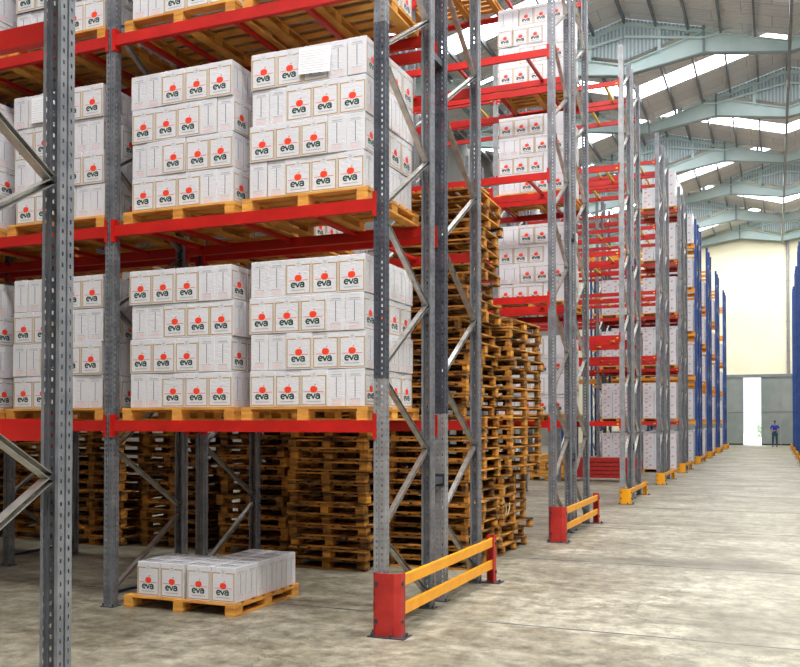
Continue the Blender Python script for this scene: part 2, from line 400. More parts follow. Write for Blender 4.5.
# beams along the valleys and ridges
for x in fold:
    if abs(x - (RIDGE_X + HP)) > .1: continue
    v = MB(); v.bar((x, YB + 4.3, ZC - SL * HP - .75), (x, YW - .3, ZC - SL * HP - .75), 0.10, 0.16, M['purlin'])
    struct('trim_%d' % nt_, v); nt_ += 1
DX0, DX1, DH = -11.0, 5.6, 5.0
GX0, GX1 = -2.17, -0.93
ew = MB()
ew.box(XL, DX0, YW, YW + .25, 0, 17.2, M['cream']); ew.box(DX1, XR, YW, YW + .25, 0, 17.2, M['cream'])
ew.box(DX0, DX1, YW, YW + .25, DH, 17.2, M['cream'])
struct('wall_back', ew)
lw = MB(); lw.box(XL - .25, XL, YB, YW, 0, 17.2, M['grey_wall']); struct('wall_left', lw)
rw = MB(); rw.box(XR, XR + .25, YB, YW, 0, 17.2, M['grey_wall']); struct('wall_right', rw)
fw = MB(); fw.box(XL, 0.0, YB - .25, YB, 0, 17.2, M['grey_wall']); fw.box(5, XR, YB - .25, YB, 0, 17.2, M['grey_wall']); fw.box(0, 5, YB - .25, YB, 4.8, 17.2, M['grey_wall']); fw.box(0, 5, YB - .20, YB - .12, 0, 4.8, M['door'])
struct('wall_front', fw)
ro = MB(); ro.face([(XL, YB, 17.0), (XR, YB, 17.0), (XR, FRAME_Y[0], 17.0), (XL, FRAME_Y[0], 17.0)], M['sheet']); struct('ceiling_%d' % len(FRAME_Y), ro)
pl = MB(); pl.box(DX0 - .2, DX1 + .2, YW - .22, YW - .02, DH, DH + .22, M['purlin']); struct('trim_%d' % nt_, pl); nt_ += 1
pp = MB(); pp.tube([(0.93, YW - .12, DH + .2), (0.93, YW - .12, 15.2)], 0.11, M['steel_light'], 10)
for z in (6, 9, 12): pp.box(.8, 1.06, YW - .2, YW, z, z + .06, M['steel_light'])
struct('trim_%d' % nt_, pp); nt_ += 1
# sliding doors: ribbed leaves either side of the gap
def door(name, x0, x1):
    r = link(name, None, None, (0, 0, 0)); r['kind'] = 'structure'
    m_ = MB(); m_.box(x0, x1, YW - .16, YW - .10, .04, DH, M['door'])
    n = max(1, round((x1 - x0) / 1.35)); st = (x1 - x0) / n
    for i in range(n + 1):
        x = x0 + i * st; m_.box(max(x0, x - .03), min(x1, x + .03), YW - .19, YW - .16, .04, DH, M['door_rust'])
    m_.box(x0, x1, YW - .19, YW - .16, 2.45, 2.53, M['door_rust'])
    link('door_leaf', m_.mesh(name), r)
    k = MB(); k.box(x0, x1, YW - .18, YW - .10, 0.0, .10, M['black']); link('bottom_seal', k.mesh('seal'), r)
    return r
door('door_1', DX0, GX0); door('door_2', GX1, DX1)
# the sunlit yard outside, seen through the gap
yd = MB(); yd.face([(-40, YW + .3, -.02), (40, YW + .3, -.02), (40, 140, -.02), (-40, 140, -.02)], M['ground'])
struct('ground', yd)
def shrub(x, y, h, label):
    m_ = MB()
    m_.tube([(0, 0, 0), (0.03, 0, h * .5)], [.05, .03], M['wood_old'], 6)
    for k in range(260):
        a = random.uniform(0, 2 * PI); rr = random.random() ** .5 * h * .33; z = random.uniform(h * .25, h)
        p = Vector((rr * math.cos(a), rr * math.sin(a), z)); d = Vector((random.gauss(0, 1), random.gauss(0, 1), random.gauss(0, 1))).normalized() * .09
        e = d.cross(Vector((.3, .5, .8))).normalized() * .05
        m_.face([p - d, p + e, p + d, p - e], M['leaf'])
    tag(link('shrub', m_.mesh('shrub'), None, (x, y, -.02)), label, 'plant')
shrub(-1.0, 85, 1.5, 'small pale green shrub in the yard beyond the door gap')

# ------------------------------------------------------------------ rack parts
XA = -2.94; BAY = 2.73; PD = 1.06
LV = [1.615, 3.415, 5.19, 6.98, 8.77]        # underside of the beams on each level
BH = 0.100; PWX = 0.10; PDY = 0.085
ZN_F = 0.80; ZN_R = 0.15; STEP = 1.31

def sheet(mb, o, u, W, H, cols, pitch, hw, hh, mts):   # perforated sheet, holes left open; mts = [(z_top, material)]
    o = Vector(o); u = Vector(u).normalized()
    e = [0.0]
    for c in cols: e += [c - hw / 2, c + hw / 2]
    e.append(W)
    n = int(H / pitch); zs = []
    for r in range(n): zs += [r * pitch, r * pitch + pitch - hh]
    zs.append(n * pitch); H2 = zs[-1]
    n0 = len(mb.v)
    for z in zs:
        for a in e: mb.v.append(tuple(o + u * a + Vector((0, 0, z))))
    w_ = len(e)
    for r in range(len(zs) - 1):
        mt = next(mm for zt, mm in mts if zs[r] < zt)
        k = mb.m(mt)
        for c in range(w_ - 1):
            if r % 2 == 1 and c % 2 == 1: continue
            a = n0 + r * w_ + c; mb.f.append((a, a + 1, a + w_ + 1, a + w_)); mb.mi.append(k)
def solid(mb, o, u, W, H, mts):
    z0 = 0
    for zt, mt in mts:
        z1 = min(zt, H)
        if z1 <= z0: break
        o_ = Vector(o); u_ = Vector(u).normalized() * W
        mb.face([o_ + Vector((0, 0, z0)), o_ + u_ + Vector((0, 0, z0)), o_ + u_ + Vector((0, 0, z1)), o_ + Vector((0, 0, z1))], mt); z0 = z1
def post_mesh(name, H, mts, holes=True, face=-1):       # face -1: web looks to -Y (front post); +1: web looks to +Y
    mb = MB(); hx = PWX / 2; hy = PDY / 2
    yw = face * hy; yi = -face * hy
    sd = (0, -face, 0)
    if holes:
        # web: two hole columns around a pressed groove
        gw = 0.016
        sheet(mb, (-hx, yw, 0), (1, 0, 0), hx - gw / 2, H, [0.026], 0.05, 0.010, 0.022, mts)
        sheet(mb, (gw / 2, yw, 0), (1, 0, 0), hx - gw / 2, H, [hx - gw / 2 - 0.026], 0.05, 0.010, 0.022, mts)
        gy = yw - face * 0.010
        solid(mb, (-gw / 2, gy, 0), (1, 0, 0), gw, H, mts)
        solid(mb, (-gw / 2, yw, 0), sd, 0.010, H, mts); solid(mb, (gw / 2, yw, 0), sd, 0.010, H, mts)
        for sx in (-1, 1):
            hw_ = PDY / 2 - .006; sv = Vector(sd)
            sheet(mb, (sx * hx, yw, 0), sd, hw_, H, [0.020], 0.05, 0.010, 0.018, mts)
            o2 = Vector((sx * hx, yw, 0)) + sv * (hw_ + .012)
            sheet(mb, o2, sd, hw_, H, [hw_ - 0.018], 0.05, 0.010, 0.018, mts)
            solid(mb, Vector((sx * (hx - .010), yw, 0)) + sv * hw_, sd, .012, H, mts)
            solid(mb, Vector((sx * hx, yw, 0)) + sv * hw_, (-sx, 0, 0), .010, H, mts); solid(mb, o2, (-sx, 0, 0), .010, H, mts)
            solid(mb, (sx * hx, yi, 0), (-sx, 0, 0), 0.018, H, mts)
    else:
        solid(mb, (-hx, yw, 0), (1, 0, 0), PWX, H, mts)
        for sx in (-1, 1):
            solid(mb, (sx * hx, yw, 0), sd, PDY, H, mts); solid(mb, (sx * hx, yi, 0), (-sx, 0, 0), 0.022, H, mts)
    return mb.mesh(name)
PLAIN = lambda m_: [(99, m_)]
H_G = 9.62; H_B = 9.95
PM = {
    'front': post_mesh('post', H_G, PLAIN(M['steel'])),
    'rear': post_mesh('post', H_G, PLAIN(M['steel']), face=1),
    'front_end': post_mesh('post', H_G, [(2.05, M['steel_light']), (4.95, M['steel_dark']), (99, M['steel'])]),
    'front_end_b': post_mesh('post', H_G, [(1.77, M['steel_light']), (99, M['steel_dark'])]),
    'front_far': post_mesh('post', H_G, PLAIN(M['steel_light']), holes=False),
    'rear_far': post_mesh('post', H_G, PLAIN(M['steel']), holes=False, face=1),
}
def brace_nodes(H):
    segs = []; k = 0
    while True:
        zr = ZN_R + STEP * k; zf = ZN_F + STEP * k
        if zf + .05 > H - .2: break
        segs.append((zr, zf, 0))                      # rear low -> front high
        if zf + .65 < H - .2: segs.append((zf + .05, zf + .63, 1))   # front low -> rear high
        k += 1
    return segs
BR = {}
def brace_mesh(kind):
    if kind in BR: return BR[kind]
    mb = MB(); a, b = (PD - .05, .03) if kind == 0 else (.03, PD - .05)
    dz = .60
    mb.chan((0, a, 0.0), (0, b, dz), 0.030, 0.048, 0.004, M['brace'], up=(1, 0, 0))
    for y, z in ((a, 0.0), (b, dz)): mb.tube([(-.03, y, z), (.032, y, z)], 0.011, M['bolt'], 6)
    BR[kind] = mb.mesh('brace'); return BR[kind]
fp = MB(); fp.box(-.07, .07, -.06, .06, 0, .008, M['steel_dark'])
for sx in (-.055, .055): fp.tube([(sx, -.04, .006), (sx, -.04, .03)], .009, M['bolt'], 6)
FOOT = fp.mesh('foot_plate')
hb = MB(); hb.chan((0, .03, 0), (0, PD - .03, 0), .03, .048, .004, M['steel_dark'], up=(1, 0, 0)); TIE = hb.mesh('tie')
def upright(x, y0, label, front='front', rear='rear', H=H_G, detailed=True, group='upright frames of the racks', mirror=False):
    t = thing('rack_upright_frame', label, 'rack frame', (x, y0, 0), 0, group)
    if detailed:
        link('post', PM[front], t, (0, 0, 0)); link('post', PM[rear], t, (0, PD, 0))
        for a, b, k in brace_nodes(H):
            if mirror:      # same zigzag, started from the other post
                link('brace', brace_mesh(1 - k), t, (0, 0, a))
            else: link('brace', brace_mesh(k), t, (0, 0, a))
        link('brace', TIE, t, (0, 0, .12))
        link('foot_plate', FOOT, t, (0, 0, 0)); link('foot_plate', FOOT, t, (0, PD, 0))
    return t
_far = {}
def far_upright(x, y0, label, color, H, group):
    key = (color, H)
    if key not in _far:
        p = {}
        mt = M[color]
        for nm, y in (('post', 0), ('post2', PD)):
            mb = MB(); mb.chan((0, y, 0), (0, y, H), .10, .085, .006, mt, up=(0, 1 if y == 0 else -1, 0)); p[nm] = mb.mesh('post')
        mb = MB()
        for a, b, k in brace_nodes(H):
            if k == 0: mb.bar((0, PD - .05, a), (0, .03, b), .03, .045, M['brace'] if color != 'blue' else M['steel_light'], up=(1, 0, 0))
            else: mb.bar((0, .03, a), (0, PD - .05, b), .03, .045, M['brace'] if color != 'blue' else M['steel_light'], up=(1, 0, 0))
        p['b'] = mb.mesh('bracing'); _far[key] = p
    p = _far[key]; t = thing('rack_upright_frame', label, 'rack frame', (x, y0, 0), 0, group)
    link('post', p['post'], t); link('post', p['post2'], t); link('bracing', p['b'], t)
    return t

def beam_proto(color, face):        # beam of one bay, origin at left post centre; face -1 front, +1 rear
    L = BAY; d = .05
    b = MB(); y0 = -.045 if face < 0 else -.005; y1 = y0 + d
    x0, x1 = .055, L - .055
    # stepped box profile
    prof = [(y0, 0), (y1, 0), (y1, BH), (y0, BH)] if False else ([(y0, 0), (y1, 0), (y1, BH - .03), (y1 - .018, BH - .03), (y1 - .018, BH), (y0, BH)] if face < 0 else
            [(y0, 0), (y1, 0), (y1, BH), (y0 + .018, BH), (y0 + .018, BH - .03), (y0, BH - .03)])
    b.prism(prof, 'x', x0, x1, M[color])
    c = []
    for xa, xb in ((x0 - .004, x0 + .003), (x1 - .003, x1 + .004)):
        m_ = MB(); m_.box(xa, xb, y0 - .008, y1 + .005, -.05, BH + .055, M[color])
        yy = y0 - .012 if face < 0 else y1 + .005
        xo = (xa - .03) if xa < 1 else xb - .002
        m_.box(xo, xo + .032, yy, yy + .006, -.05, BH + .055, M[color])
        c.append(m_.mesh('end_connector'))
    pm = MB()
    for xx in (x0 + .03, x1 - .03):
        yy = y0 - .006 if face < 0 else y1
        pm.box(xx - .02, xx + .02, yy, yy + .006, BH * .3, BH * .55, M['lemon'])
    return b.mesh('beam_box'), c, pm.mesh('locking_clip')
BP = {(c, f): beam_proto(c, f) for c in ('red', 'orange') for f in (-1, 1)}
FARB = MB()
def far_beam(x_left, y, z, color, face):      # beams a long way down the aisle, past the three hundred largest
    y0 = -.045 if face < 0 else -.005
    FARB.box(x_left + .055, x_left + BAY - .055, y + y0, y + y0 + .05, z, z + BH, M[color])
    for xx in (x_left + .053, x_left + BAY - .058): FARB.box(xx, xx + .005, y + y0 - .008, y + y0 + .055, z - .05, z + BH + .055, M[color])
def beam(x_left, y, z, color, face, label, clip=False, group='pallet beams of the racks'):
    t = thing('rack_crossbeam', label, 'beam', (x_left, y, z), 0, group)
    b, c, p = BP[(color, face)]
    link('beam_box', b, t); link('end_connector', c[0], t); link('end_connector', c[1], t)
    if clip: link('locking_clip', p, t)['label'] = 'yellow safety clips'
    return t
cbm = {}
def crossbar(x, y0, z, label, color='red'):
    if color not in cbm:
        m_ = MB(); m_.bar((0, .008, 0), (0, PD - .008, 0), .045, .034, M[color]); m_.box(-.028, .028, -.003, .02, -.02, .02, M[color]); m_.box(-.028, .028, PD - .02, PD + .003, -.02, .02, M[color])
        cbm[color] = m_.mesh('crossbar')
    return tag(link('pallet_support_bar', cbm[color], None, (x, y0, z)), label, 'support bar', 'support bars between the beams')

# ------------------------------------------------------------------ pallets
def pallet_protos(kind, wx, wy, boards_along='x', H=.112, bx=.10):
    mt = M[kind]; parts = []
    bt = .018
    def slats(z0, n, bw, along, lst=None, jit=.004):
        m_ = MB()
        span = wy if along == 'x' else wx
        for i in range(n):
            c = -span / 2 + bw / 2 + (span - bw) * i / (n - 1) + random.uniform(-jit, jit)
            if along == 'x': m_.box(-wx / 2, wx / 2, c - bw / 2, c + bw / 2, z0, z0 + bt, mt)
            else: m_.box(c - bw / 2, c + bw / 2, -wy / 2, wy / 2, z0, z0 + bt, mt)
        return m_
    other = 'y' if boards_along == 'x' else 'x'
    parts.append(('top_deck', slats(H - bt, 7, .105, boards_along).mesh('top_deck')))
    parts.append(('deck_stringer', slats(H - 2 * bt, 3, .10, other).mesh('deck_stringer')))
    parts.append(('bottom_deck', slats(0, 3, .10, other).mesh('bottom_deck')))
    blk = []
    for ix in (-1, 0, 1):
        for iy in (-1, 0, 1):
            m_ = MB(); by = .13 if bx > .09 else .10
            cx = ix * (wx / 2 - bx / 2 - .002); cy = iy * (wy / 2 - .067)
            m_.box(cx - bx / 2, cx + bx / 2, cy - by / 2, cy + by / 2, bt, H - 2 * bt, mt); blk.append(m_.mesh('block'))
    return parts, blk
PPR = pallet_protos('wood_new', 1.2, 1.14, 'x')
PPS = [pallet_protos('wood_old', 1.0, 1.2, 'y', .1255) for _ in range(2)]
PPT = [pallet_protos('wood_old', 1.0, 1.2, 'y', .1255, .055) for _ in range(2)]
def build_pallet(pp, name, label, group):
    t = thing(name, label, 'pallet', (0, 0, 0), 0, group)
    for n, me in pp[0]: link(n, me, t)
    for me in pp[1]: link('block', me, t)
    return t
_used = {}
def pallet(pp, loc, rot, label, group):
    k = id(pp)
    if k not in _used:
        t = build_pallet(pp, 'wooden_pallet', label, group); t.location = loc; t.rotation_euler = (0, 0, rot); _used[k] = t; return t
    return dup(_used[k], loc, rot, label, group)
def merged(pp):
    mb = MB()
    for n, me in pp[0] + [('b', m_) for m_ in pp[1]]:
        q = MB(); q.v = [tuple(v.co) for v in me.vertices]; q.f = [tuple(p.vertices) for p in me.polygons]; q.ms = [me.materials[0]]; q.mi = [0] * len(q.f)
        mb.xf(q, Matrix())
    return mb.mesh('wooden_pallet')
PPR_M = merged(PPR); PPS_M = [merged(p) for p in PPS]

# ------------------------------------------------------------------ cartons
CW, CS, CH = 0.250, 0.173, 0.312
def stroke(mb, P, pts, wd, mt):        # thick polyline in the (u,v) plane mapped by P
    n = len(pts); L_, R_ = [], []
    for i in range(n):
        a = Vector(pts[max(i - 1, 0)]); b = Vector(pts[min(i + 1, n - 1)]); d = (b - a).normalized(); nn = Vector((-d.y, d.x))
        c = Vector(pts[i]); ww = wd[i] if isinstance(wd, list) else wd
        L_.append(c + nn * ww / 2); R_.append(c - nn * ww / 2)
    for i in range(n - 1): mb.face([P(*L_[i]), P(*R_[i]), P(*R_[i + 1]), P(*L_[i + 1])], mt)
def arc(cx, cy, rx, ry, a0, a1, n=12):
    return [(cx + rx * math.cos(math.radians(a0 + (a1 - a0) * i / n)), cy + ry * math.sin(math.radians(a0 + (a1 - a0) * i / n))) for i in range(n + 1)]
def rect(mb, P, u0, u1, v0, v1, mt): mb.face([P(u0, v0), P(u1, v0), P(u1, v1), P(u0, v1)], mt)
def logo_face(mb, P, hi=True):          # P(u, v): u in [-CW/2, CW/2], v from 0 to CH
    W = CW; t = .008
    x0, x1, y0, y1 = -W / 2 + .010, W / 2 - .010, .012, CH - .050
    for q in ((x0, x1, y0, y0 + t), (x0, x0 + t, y0, y1), (x1 - t, x1, y0, y1)): rect(mb, P, *q, M['print_gold'])
    rect(mb, P, x0, -.028, y1 - t, y1, M['print_gold']); rect(mb, P, .028, x1, y1 - t, y1, M['print_gold'])
    # tan wrap edges of the carton
    rect(mb, P, -W / 2 + .0005, -W / 2 + .004, .0, CH - .04, M['tan']); rect(mb, P, W / 2 - .004, W / 2 - .0005, 0, CH - .04, M['tan'])
    cy = .146
    n = 14 if hi else 8
    ap = []
    for i in range(n * 2):
        a = 2 * PI * i / (n * 2); r = .0315 * (1 + .06 * math.cos(2 * a) - .12 * math.exp(-((a - PI / 2) / .35) ** 2) - .06 * math.exp(-((a - 1.5 * PI) / .3) ** 2))
        ap.append((r * math.cos(a) * 1.02, cy + r * math.sin(a)))
    mb.face([P(*p) for p in ap], M['print_red'])
    rect(mb, P, -.092, -.030, .124, .129, M['print_red']); rect(mb, P, .030, .092, .124, .129, M['print_red'])
    mb.face([P(*p) for p in ((.002, cy + .032), (.010, cy + .044), (.022, cy + .047), (.016, cy + .036))], M['print_red'])
    # lettering: e v a
    wd = .0135; by = .066; xh = .043
    k = 12 if hi else 6
    stroke(mb, P, [(-.064, by + xh * .52), (-.032, by + xh * .52)] , .009, M['print_green'])
    stroke(mb, P, arc(-.047, by + xh / 2, .0185, xh / 2 - .003, 5, 315, k), wd, M['print_green'])
    stroke(mb, P, [(-.024, by + xh - .002), (-.004, by + .003)], wd, M['print_green'])
    stroke(mb, P, [(-.006, by + .001), (.004, by + .022), (.014, by + xh)], wd * .9, M['print_green'])
    stroke(mb, P, arc(.036, by + .0145, .0165, .0115, 20, 380, k), wd * .9, M['print_green'])
    stroke(mb, P, [(.020, by + xh - .006)] + arc(.038, by + xh - .014, .0165, .013, 110, 0, max(4, k // 2)) + [(.0545, by)], wd * .95, M['print_green'])
    # tagline, drawn as tiny letters
    if hi:
        x = -.068
        while x < .068:
            ww = random.choice((.004, .005, .006)); rect(mb, P, x, x + ww * .7, .040, .0485, M['print_grey']); rect(mb, P, x + ww * .7, x + ww, .040, .043, M['print_grey']); x += ww + .0025
    else: rect(mb, P, -.068, .068, .041, .047, M['print_grey'])
    # round seal at the top of the frame
    stroke(mb, P, arc(0, y1 + .004, .020, .020, 0, 360, k + 4), .0035, M['print_pale'])
    stroke(mb, P, arc(0, y1 + .004, .011, .011, 0, 360, k), .003, M['print_pale'])
    rect(mb, P, -.009, .009, y1 + .002, y1 + .007, M['print_grey'])
def side_face(mb, P, hi=True):
    W = CS
    rect(mb, P, -.003, .003, .075, .245, M['slot'])
    rect(mb, P, -.055, .055, .250, .2525, M['print_grey'])
    if hi:
        for v, mt in ((.262, M['print_grey']), (.288, M['print_pale'])):
            x = -.042
            while x < .042: rect(mb, P, x, x + .006, v, v + .007, mt); x += .009
    # stamp
    for q in ((-.048, .044, .012, .0145), (-.048, .044, .062, .0645), (-.048, -.0455, .012, .0645), (.0415, .044, .012, .0645)): rect(mb, P, *q, M['print_grey'] if q[3] > .063 and q[2] > .05 else M['print_pink'])
    for v in (.024, .036, .048):
        x = -.038
        while x < .036:
            ww = random.choice((.006, .009)); rect(mb, P, x, x + ww, v, v + .006, M['print_pink']); x += ww + .004
def top_face(mb, P, hi=True):           # u along the wide side, v along the narrow side, both centred
    rect(mb, P, -CW / 2 + .01, CW / 2 - .01, -.0025, .0025, M['slot'])
    rect(mb, P, -.085, .03, .022, .042, M['print_green']); rect(mb, P, .045, .09, .026, .038, M['print_grey'])
    rect(mb, P, -.07, .08, -.045, -.035, M['print_grey'])
def carton_mb(hi=True, bev=.004, faces='fkrlt'):
    mb = MB()
    if hi: mb.bevbox(-CW / 2, CW / 2, -CS / 2, CS / 2, 0, CH - .001, bev, M['board'])
    else: mb.box(-CW / 2 + .001, CW / 2 - .001, -CS / 2 + .001, CS / 2 - .001, 0, CH - .001, M['board'], 'b')
    e = .0008
    if 'f' in faces: logo_face(mb, lambda u, v: (u, -CS / 2 - e, v), hi)
    if 'k' in faces: logo_face(mb, lambda u, v: (-u, CS / 2 + e, v), hi)
    if 'r' in faces: side_face(mb, lambda u, v: (CW / 2 + e, u, v), hi)
    if 'l' in faces: side_face(mb, lambda u, v: (-CW / 2 - e, -u, v), hi)
    if 't' in faces: top_face(mb, lambda u, v: (u, v, CH - .001 + e), hi)
    return mb
CARTON = [carton_mb().mesh('carton') for _ in range(3)]
LOW = carton_mb(False, faces='fr')          # seen from far off: front and right faces printed
LOWB = MB(); LOWB.box(-CW / 2 + .001, CW / 2 - .001, -CS / 2 + .001, CS / 2 - .001, 0, CH - .001, M['board'], 'b')
STUFF = MB()
def low_mesh_face(ori, vis_r):
    return None
LW, LD = 3 * CW + 2 * CS, 6 * CS            # load footprint 1.08 x 1.02
def layer_slots(flip):
    # (x, y, rot, role) of the outer ring of a layer; flip False: logos left, sides right
    out = []
    x = -LW / 2; y0 = -LD / 2
    def A(xc, tagx):
        for r in range(6): out.append((xc, y0 + CS * (r + .5), 0.0, 'A', r, tagx))
    def B(xc, tagx):
        for r in range(4): out.append((xc, y0 + (LD / 4) * (r + .5), PI / 2, 'B', r, tagx))
    order = ['B', 'B', 'A', 'A', 'A'] if flip else ['A', 'A', 'A', 'B', 'B']
    for i, k in enumerate(order):
        w_ = CW if k == 'A' else CS
        (A if k == 'A' else B)(x + w_ / 2, i); x += w_
    return out
n_cart = 0
LAYER = ['bottom layer', 'second layer', 'third layer', 'top layer']
def load(cx, y_front, z, name, near=True, flip0=False, layers=4, hide_below=None, seed=0, only_layers=None, group='apple cartons on the racks'):
    """cartons stacked on one pallet; the front row and the right side one by one, the rest of the ring into the stuff mesh"""
    global n_cart
    rnd = random.Random(seed)
    dx = 0
    for L_ in range(layers):
        fl = flip0 ^ (L_ % 2 == 1)
        ox = rnd.uniform(-.012, .012); oy = rnd.uniform(-.008, .008)
        nsd = 0
        for (x, y, r, k, row, ci) in layer_slots(fl):
            last = (row == 5 if k == 'A' else row == 3)
            front = row == 0; right = ci == 4; left = ci == 0
            if not (front or right or left or last or L_ == layers - 1): continue
            jx, jy, jr = rnd.uniform(-.004, .004), rnd.uniform(-.006, .004), rnd.uniform(-.012, .012)
            X, Y, Z = cx + x + ox + jx, y_front + LD / 2 + y + oy + jy, z + L_ * (CH + .002)
            if near and (front or right) and (only_layers is None or L_ in only_layers):
                side = 'front %s from left' % ORD[ci + 1] if front else 'right side %s from front' % ORD[row + 1]
                kind = 'logo face out' if (k == 'A') == front else 'plain side out'
                if front and right: side = 'front right corner'
                lab = 'white apple carton, %s, %s, %s' % (LAYER[L_], side, name)
                o = link('carton', CARTON[rnd.randrange(3)], None, (X, Y, Z), r + jr)
                if k == 'B' : o.rotation_euler[2] = r + jr
                tag(o, lab, 'carton', group); n_cart += 1
            else:
                mx = Matrix.Translation((X, Y, Z)) @ Matrix.Rotation(r + jr, 4, 'Z')
                if near and not (front or right): STUFF.xf(LOWB, mx)
                elif front or right:
                    if k == 'A': STUFF.xf(LOW, mx)
                    else:
                        STUFF.xf(LOW, Matrix.Translation((X, Y, Z)) @ Matrix.Rotation(r + jr, 4, 'Z')) if right else STUFF.xf(LOWL, mx)
                else: STUFF.xf(LOWB, mx)
LOWL = carton_mb(False, faces='fl')

# ------------------------------------------------------------------ rack blocks
GY = [6.65, 12.70, 19.08, 25.3, 31.4, 38.2, 44.8, 51.8, 59.5]
BN = ['nearest block', 'second block', 'third block', 'fourth block', 'fifth block', 'sixth block', 'seventh block', 'eighth block', 'ninth block']
ROWN = ['near row', 'far row']
FACE = {-1: 'front', 1: 'rear'}
BAYN = ['end bay', 'second bay', 'third bay']
FRN = ['aisle end', 'second from aisle', 'third from aisle', 'fourth from aisle']
LVN = ['first', 'second', 'third', 'fourth', 'fifth']
ROWGAP = 1.42

# row 0, of which only the rear end shows at the left edge
Y0 = 3.09 - PD
upright(XA, Y0, 'perforated grey upright frame closest to the viewer at the left edge', 'front', 'rear', group=None)
for b_ in range(3):
    upright(XA - BAY * (b_ + 1), Y0, 'grey upright frame of the closest rack, %s from its aisle end' % ORD[b_ + 2], 'front', 'rear', group='grey upright frames')
    for k in (2, 3, 4):  # unseen upper beams, added to carry loads that shade the floor
        for f in (-1, 1): beam(XA - BAY * (b_ + 1), Y0 + (PD if f > 0 else 0), LV[k], 'red', f, 'added red %s beam, %s level, %s bay, closest rack' % ({-1: 'front', 1: 'rear'}[f], ORD[k + 1], ORD[b_ + 1]))
for k in range(2):
    beam(XA - BAY, Y0 + PD, LV[k], 'red', 1, 'red rear beam of the closest rack at left edge, %s' % ['about eye height', 'higher up'][k])

def rack_block(g, nb, levels, posts='detailed'):
    ya = GY[g]; color = 'red' if g < 5 else 'orange'
    for r in range(2):
        y = ya + r * ROWGAP
        for i in range(nb + 1):
            x = XA - BAY * i
            lab = '%s upright frame, %s, %s of %s' % ('blue' if g >= 5 else 'grey', FRN[i], ROWN[r], BN[g])
            if g >= 5: far_upright(x, y, lab, 'blue', H_B, 'blue upright frames')
            elif g >= 3: far_upright(x, y, lab, 'steel', H_G, 'grey upright frames')
            else:
                fr = 'front'
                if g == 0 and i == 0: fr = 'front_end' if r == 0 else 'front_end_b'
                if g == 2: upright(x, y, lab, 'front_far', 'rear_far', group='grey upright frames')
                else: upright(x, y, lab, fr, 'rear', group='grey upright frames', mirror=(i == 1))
        for b in range(nb):
            xl = XA - BAY * (b + 1)
            for k in levels:
                for f in (-1, 1):
                    yy = y if f < 0 else y + PD
                    if g >= 6: far_beam(xl, yy, LV[k], color, f)
                    else: beam(xl, yy, LV[k], color, f, '%s %s beam, %s level, %s, %s of %s' % (color, FACE[f], LVN[k], BAYN[b], ROWN[r], BN[g]), clip=(g >= 2),
                         group='%s pallet beams' % color)
    if g < 6:
        for r2 in range(2):
            pass
sp_m = MB(); sp_m.box(-.03, .03, PD + .045, ROWGAP - .045, -.03, .03, M['steel_dark']); sp_m.box(-.045, .045, PD + .043, PD + .05, -.06, .06, M['bolt']); sp_m.box(-.045, .045, ROWGAP - .05, ROWGAP - .043, -.06, .06, M['bolt'])
SPM = sp_m.mesh('row_spacer')
def spacers(g, zs=(1.15, 5.12)):
    for k, z in enumerate(zs):
        tag(link('row_spacer', SPM, None, (XA, GY[g], z)), 'dark steel spacer joining both end frames of %s, %s' % (BN[g], ['low', 'high'][k]), 'spacer', 'row spacers')

rack_block(0, 3, [0, 1, 2, 3, 4]); spacers(0)  # unseen third bay and upper levels added to block light
rack_block(1, 2, [0, 1, 2, 3, 4]); spacers(1, (1.15, 4.6))
rack_block(2, 2, [0, 1, 2, 3, 4]); spacers(2)
rack_block(3, 2, [0, 1, 2, 3, 4])
rack_block(4, 2, [0, 1, 2, 3, 4])
for g in (5, 6, 7, 8): rack_block(g, 2 if g < 7 else 1, [0, 1, 2, 3, 4])
# racks on the right side of the aisle, far down
for g in (5, 6, 7, 8):
    for r in range(2):
        for i in range(2):
            far_upright(1.08 + BAY * i, GY[g] + r * ROWGAP, 'blue upright frame across the aisle, %s, %s opposite %s' % (['at its edge', 'one bay off'][i], ROWN[r], BN[g]), 'blue', H_B, 'blue upright frames')
        for k in range(5):
            for f in (-1, 1):
                far_beam(1.08, GY[g] + r * ROWGAP + (PD if f > 0 else 0), LV[k], 'orange', f)
fb = link('far_crossbeams', FARB.mesh('far_crossbeams')); fb['kind'] = 'stuff'; fb['label'] = 'orange beams of the blue racks furthest down the aisle'; fb['category'] = 'beams'

# support bars
def bars(g, r, k, offs, color='red', b=0, bayn=None):
    for j, o in enumerate(offs):
        crossbar(XA - BAY * b - o, GY[g] + r * ROWGAP, LV[k] + .072, '%s support bar, %s from the aisle, %s level, %s, %s of %s' % (
            color if color != 'lemon' else 'yellow', ORD[j + 1], LVN[k], ['end bay', 'second bay'][b], ROWN[r], BN[g]), color)
for k in (0, 1, 2):
    bars(0, 0, k, (.75, 1.46, 2.14, 2.5)); bars(0, 0, k, (.45, 1.1, 1.75, 2.4), b=1)
bars(0, 1, 1, (.7, 1.9)); bars(0, 1, 2, (.7, 1.9))
for k in (1, 2, 3, 4): bars(1, 0, k, (.39, 1.45)); bars(1, 1, k, (.39, 1.2))
for k in (1, 2, 3, 4):
    bars(2, 0, k, (.35, 1.6), 'lemon'); bars(2, 1, k, (.9, 2.0), 'lemon'); bars(2, 0, k, (.5, 1.8), 'lemon', 1); bars(3, 0, k, (.5, 1.7), 'lemon'); bars(3, 1, k, (.5, 1.7), 'lemon')

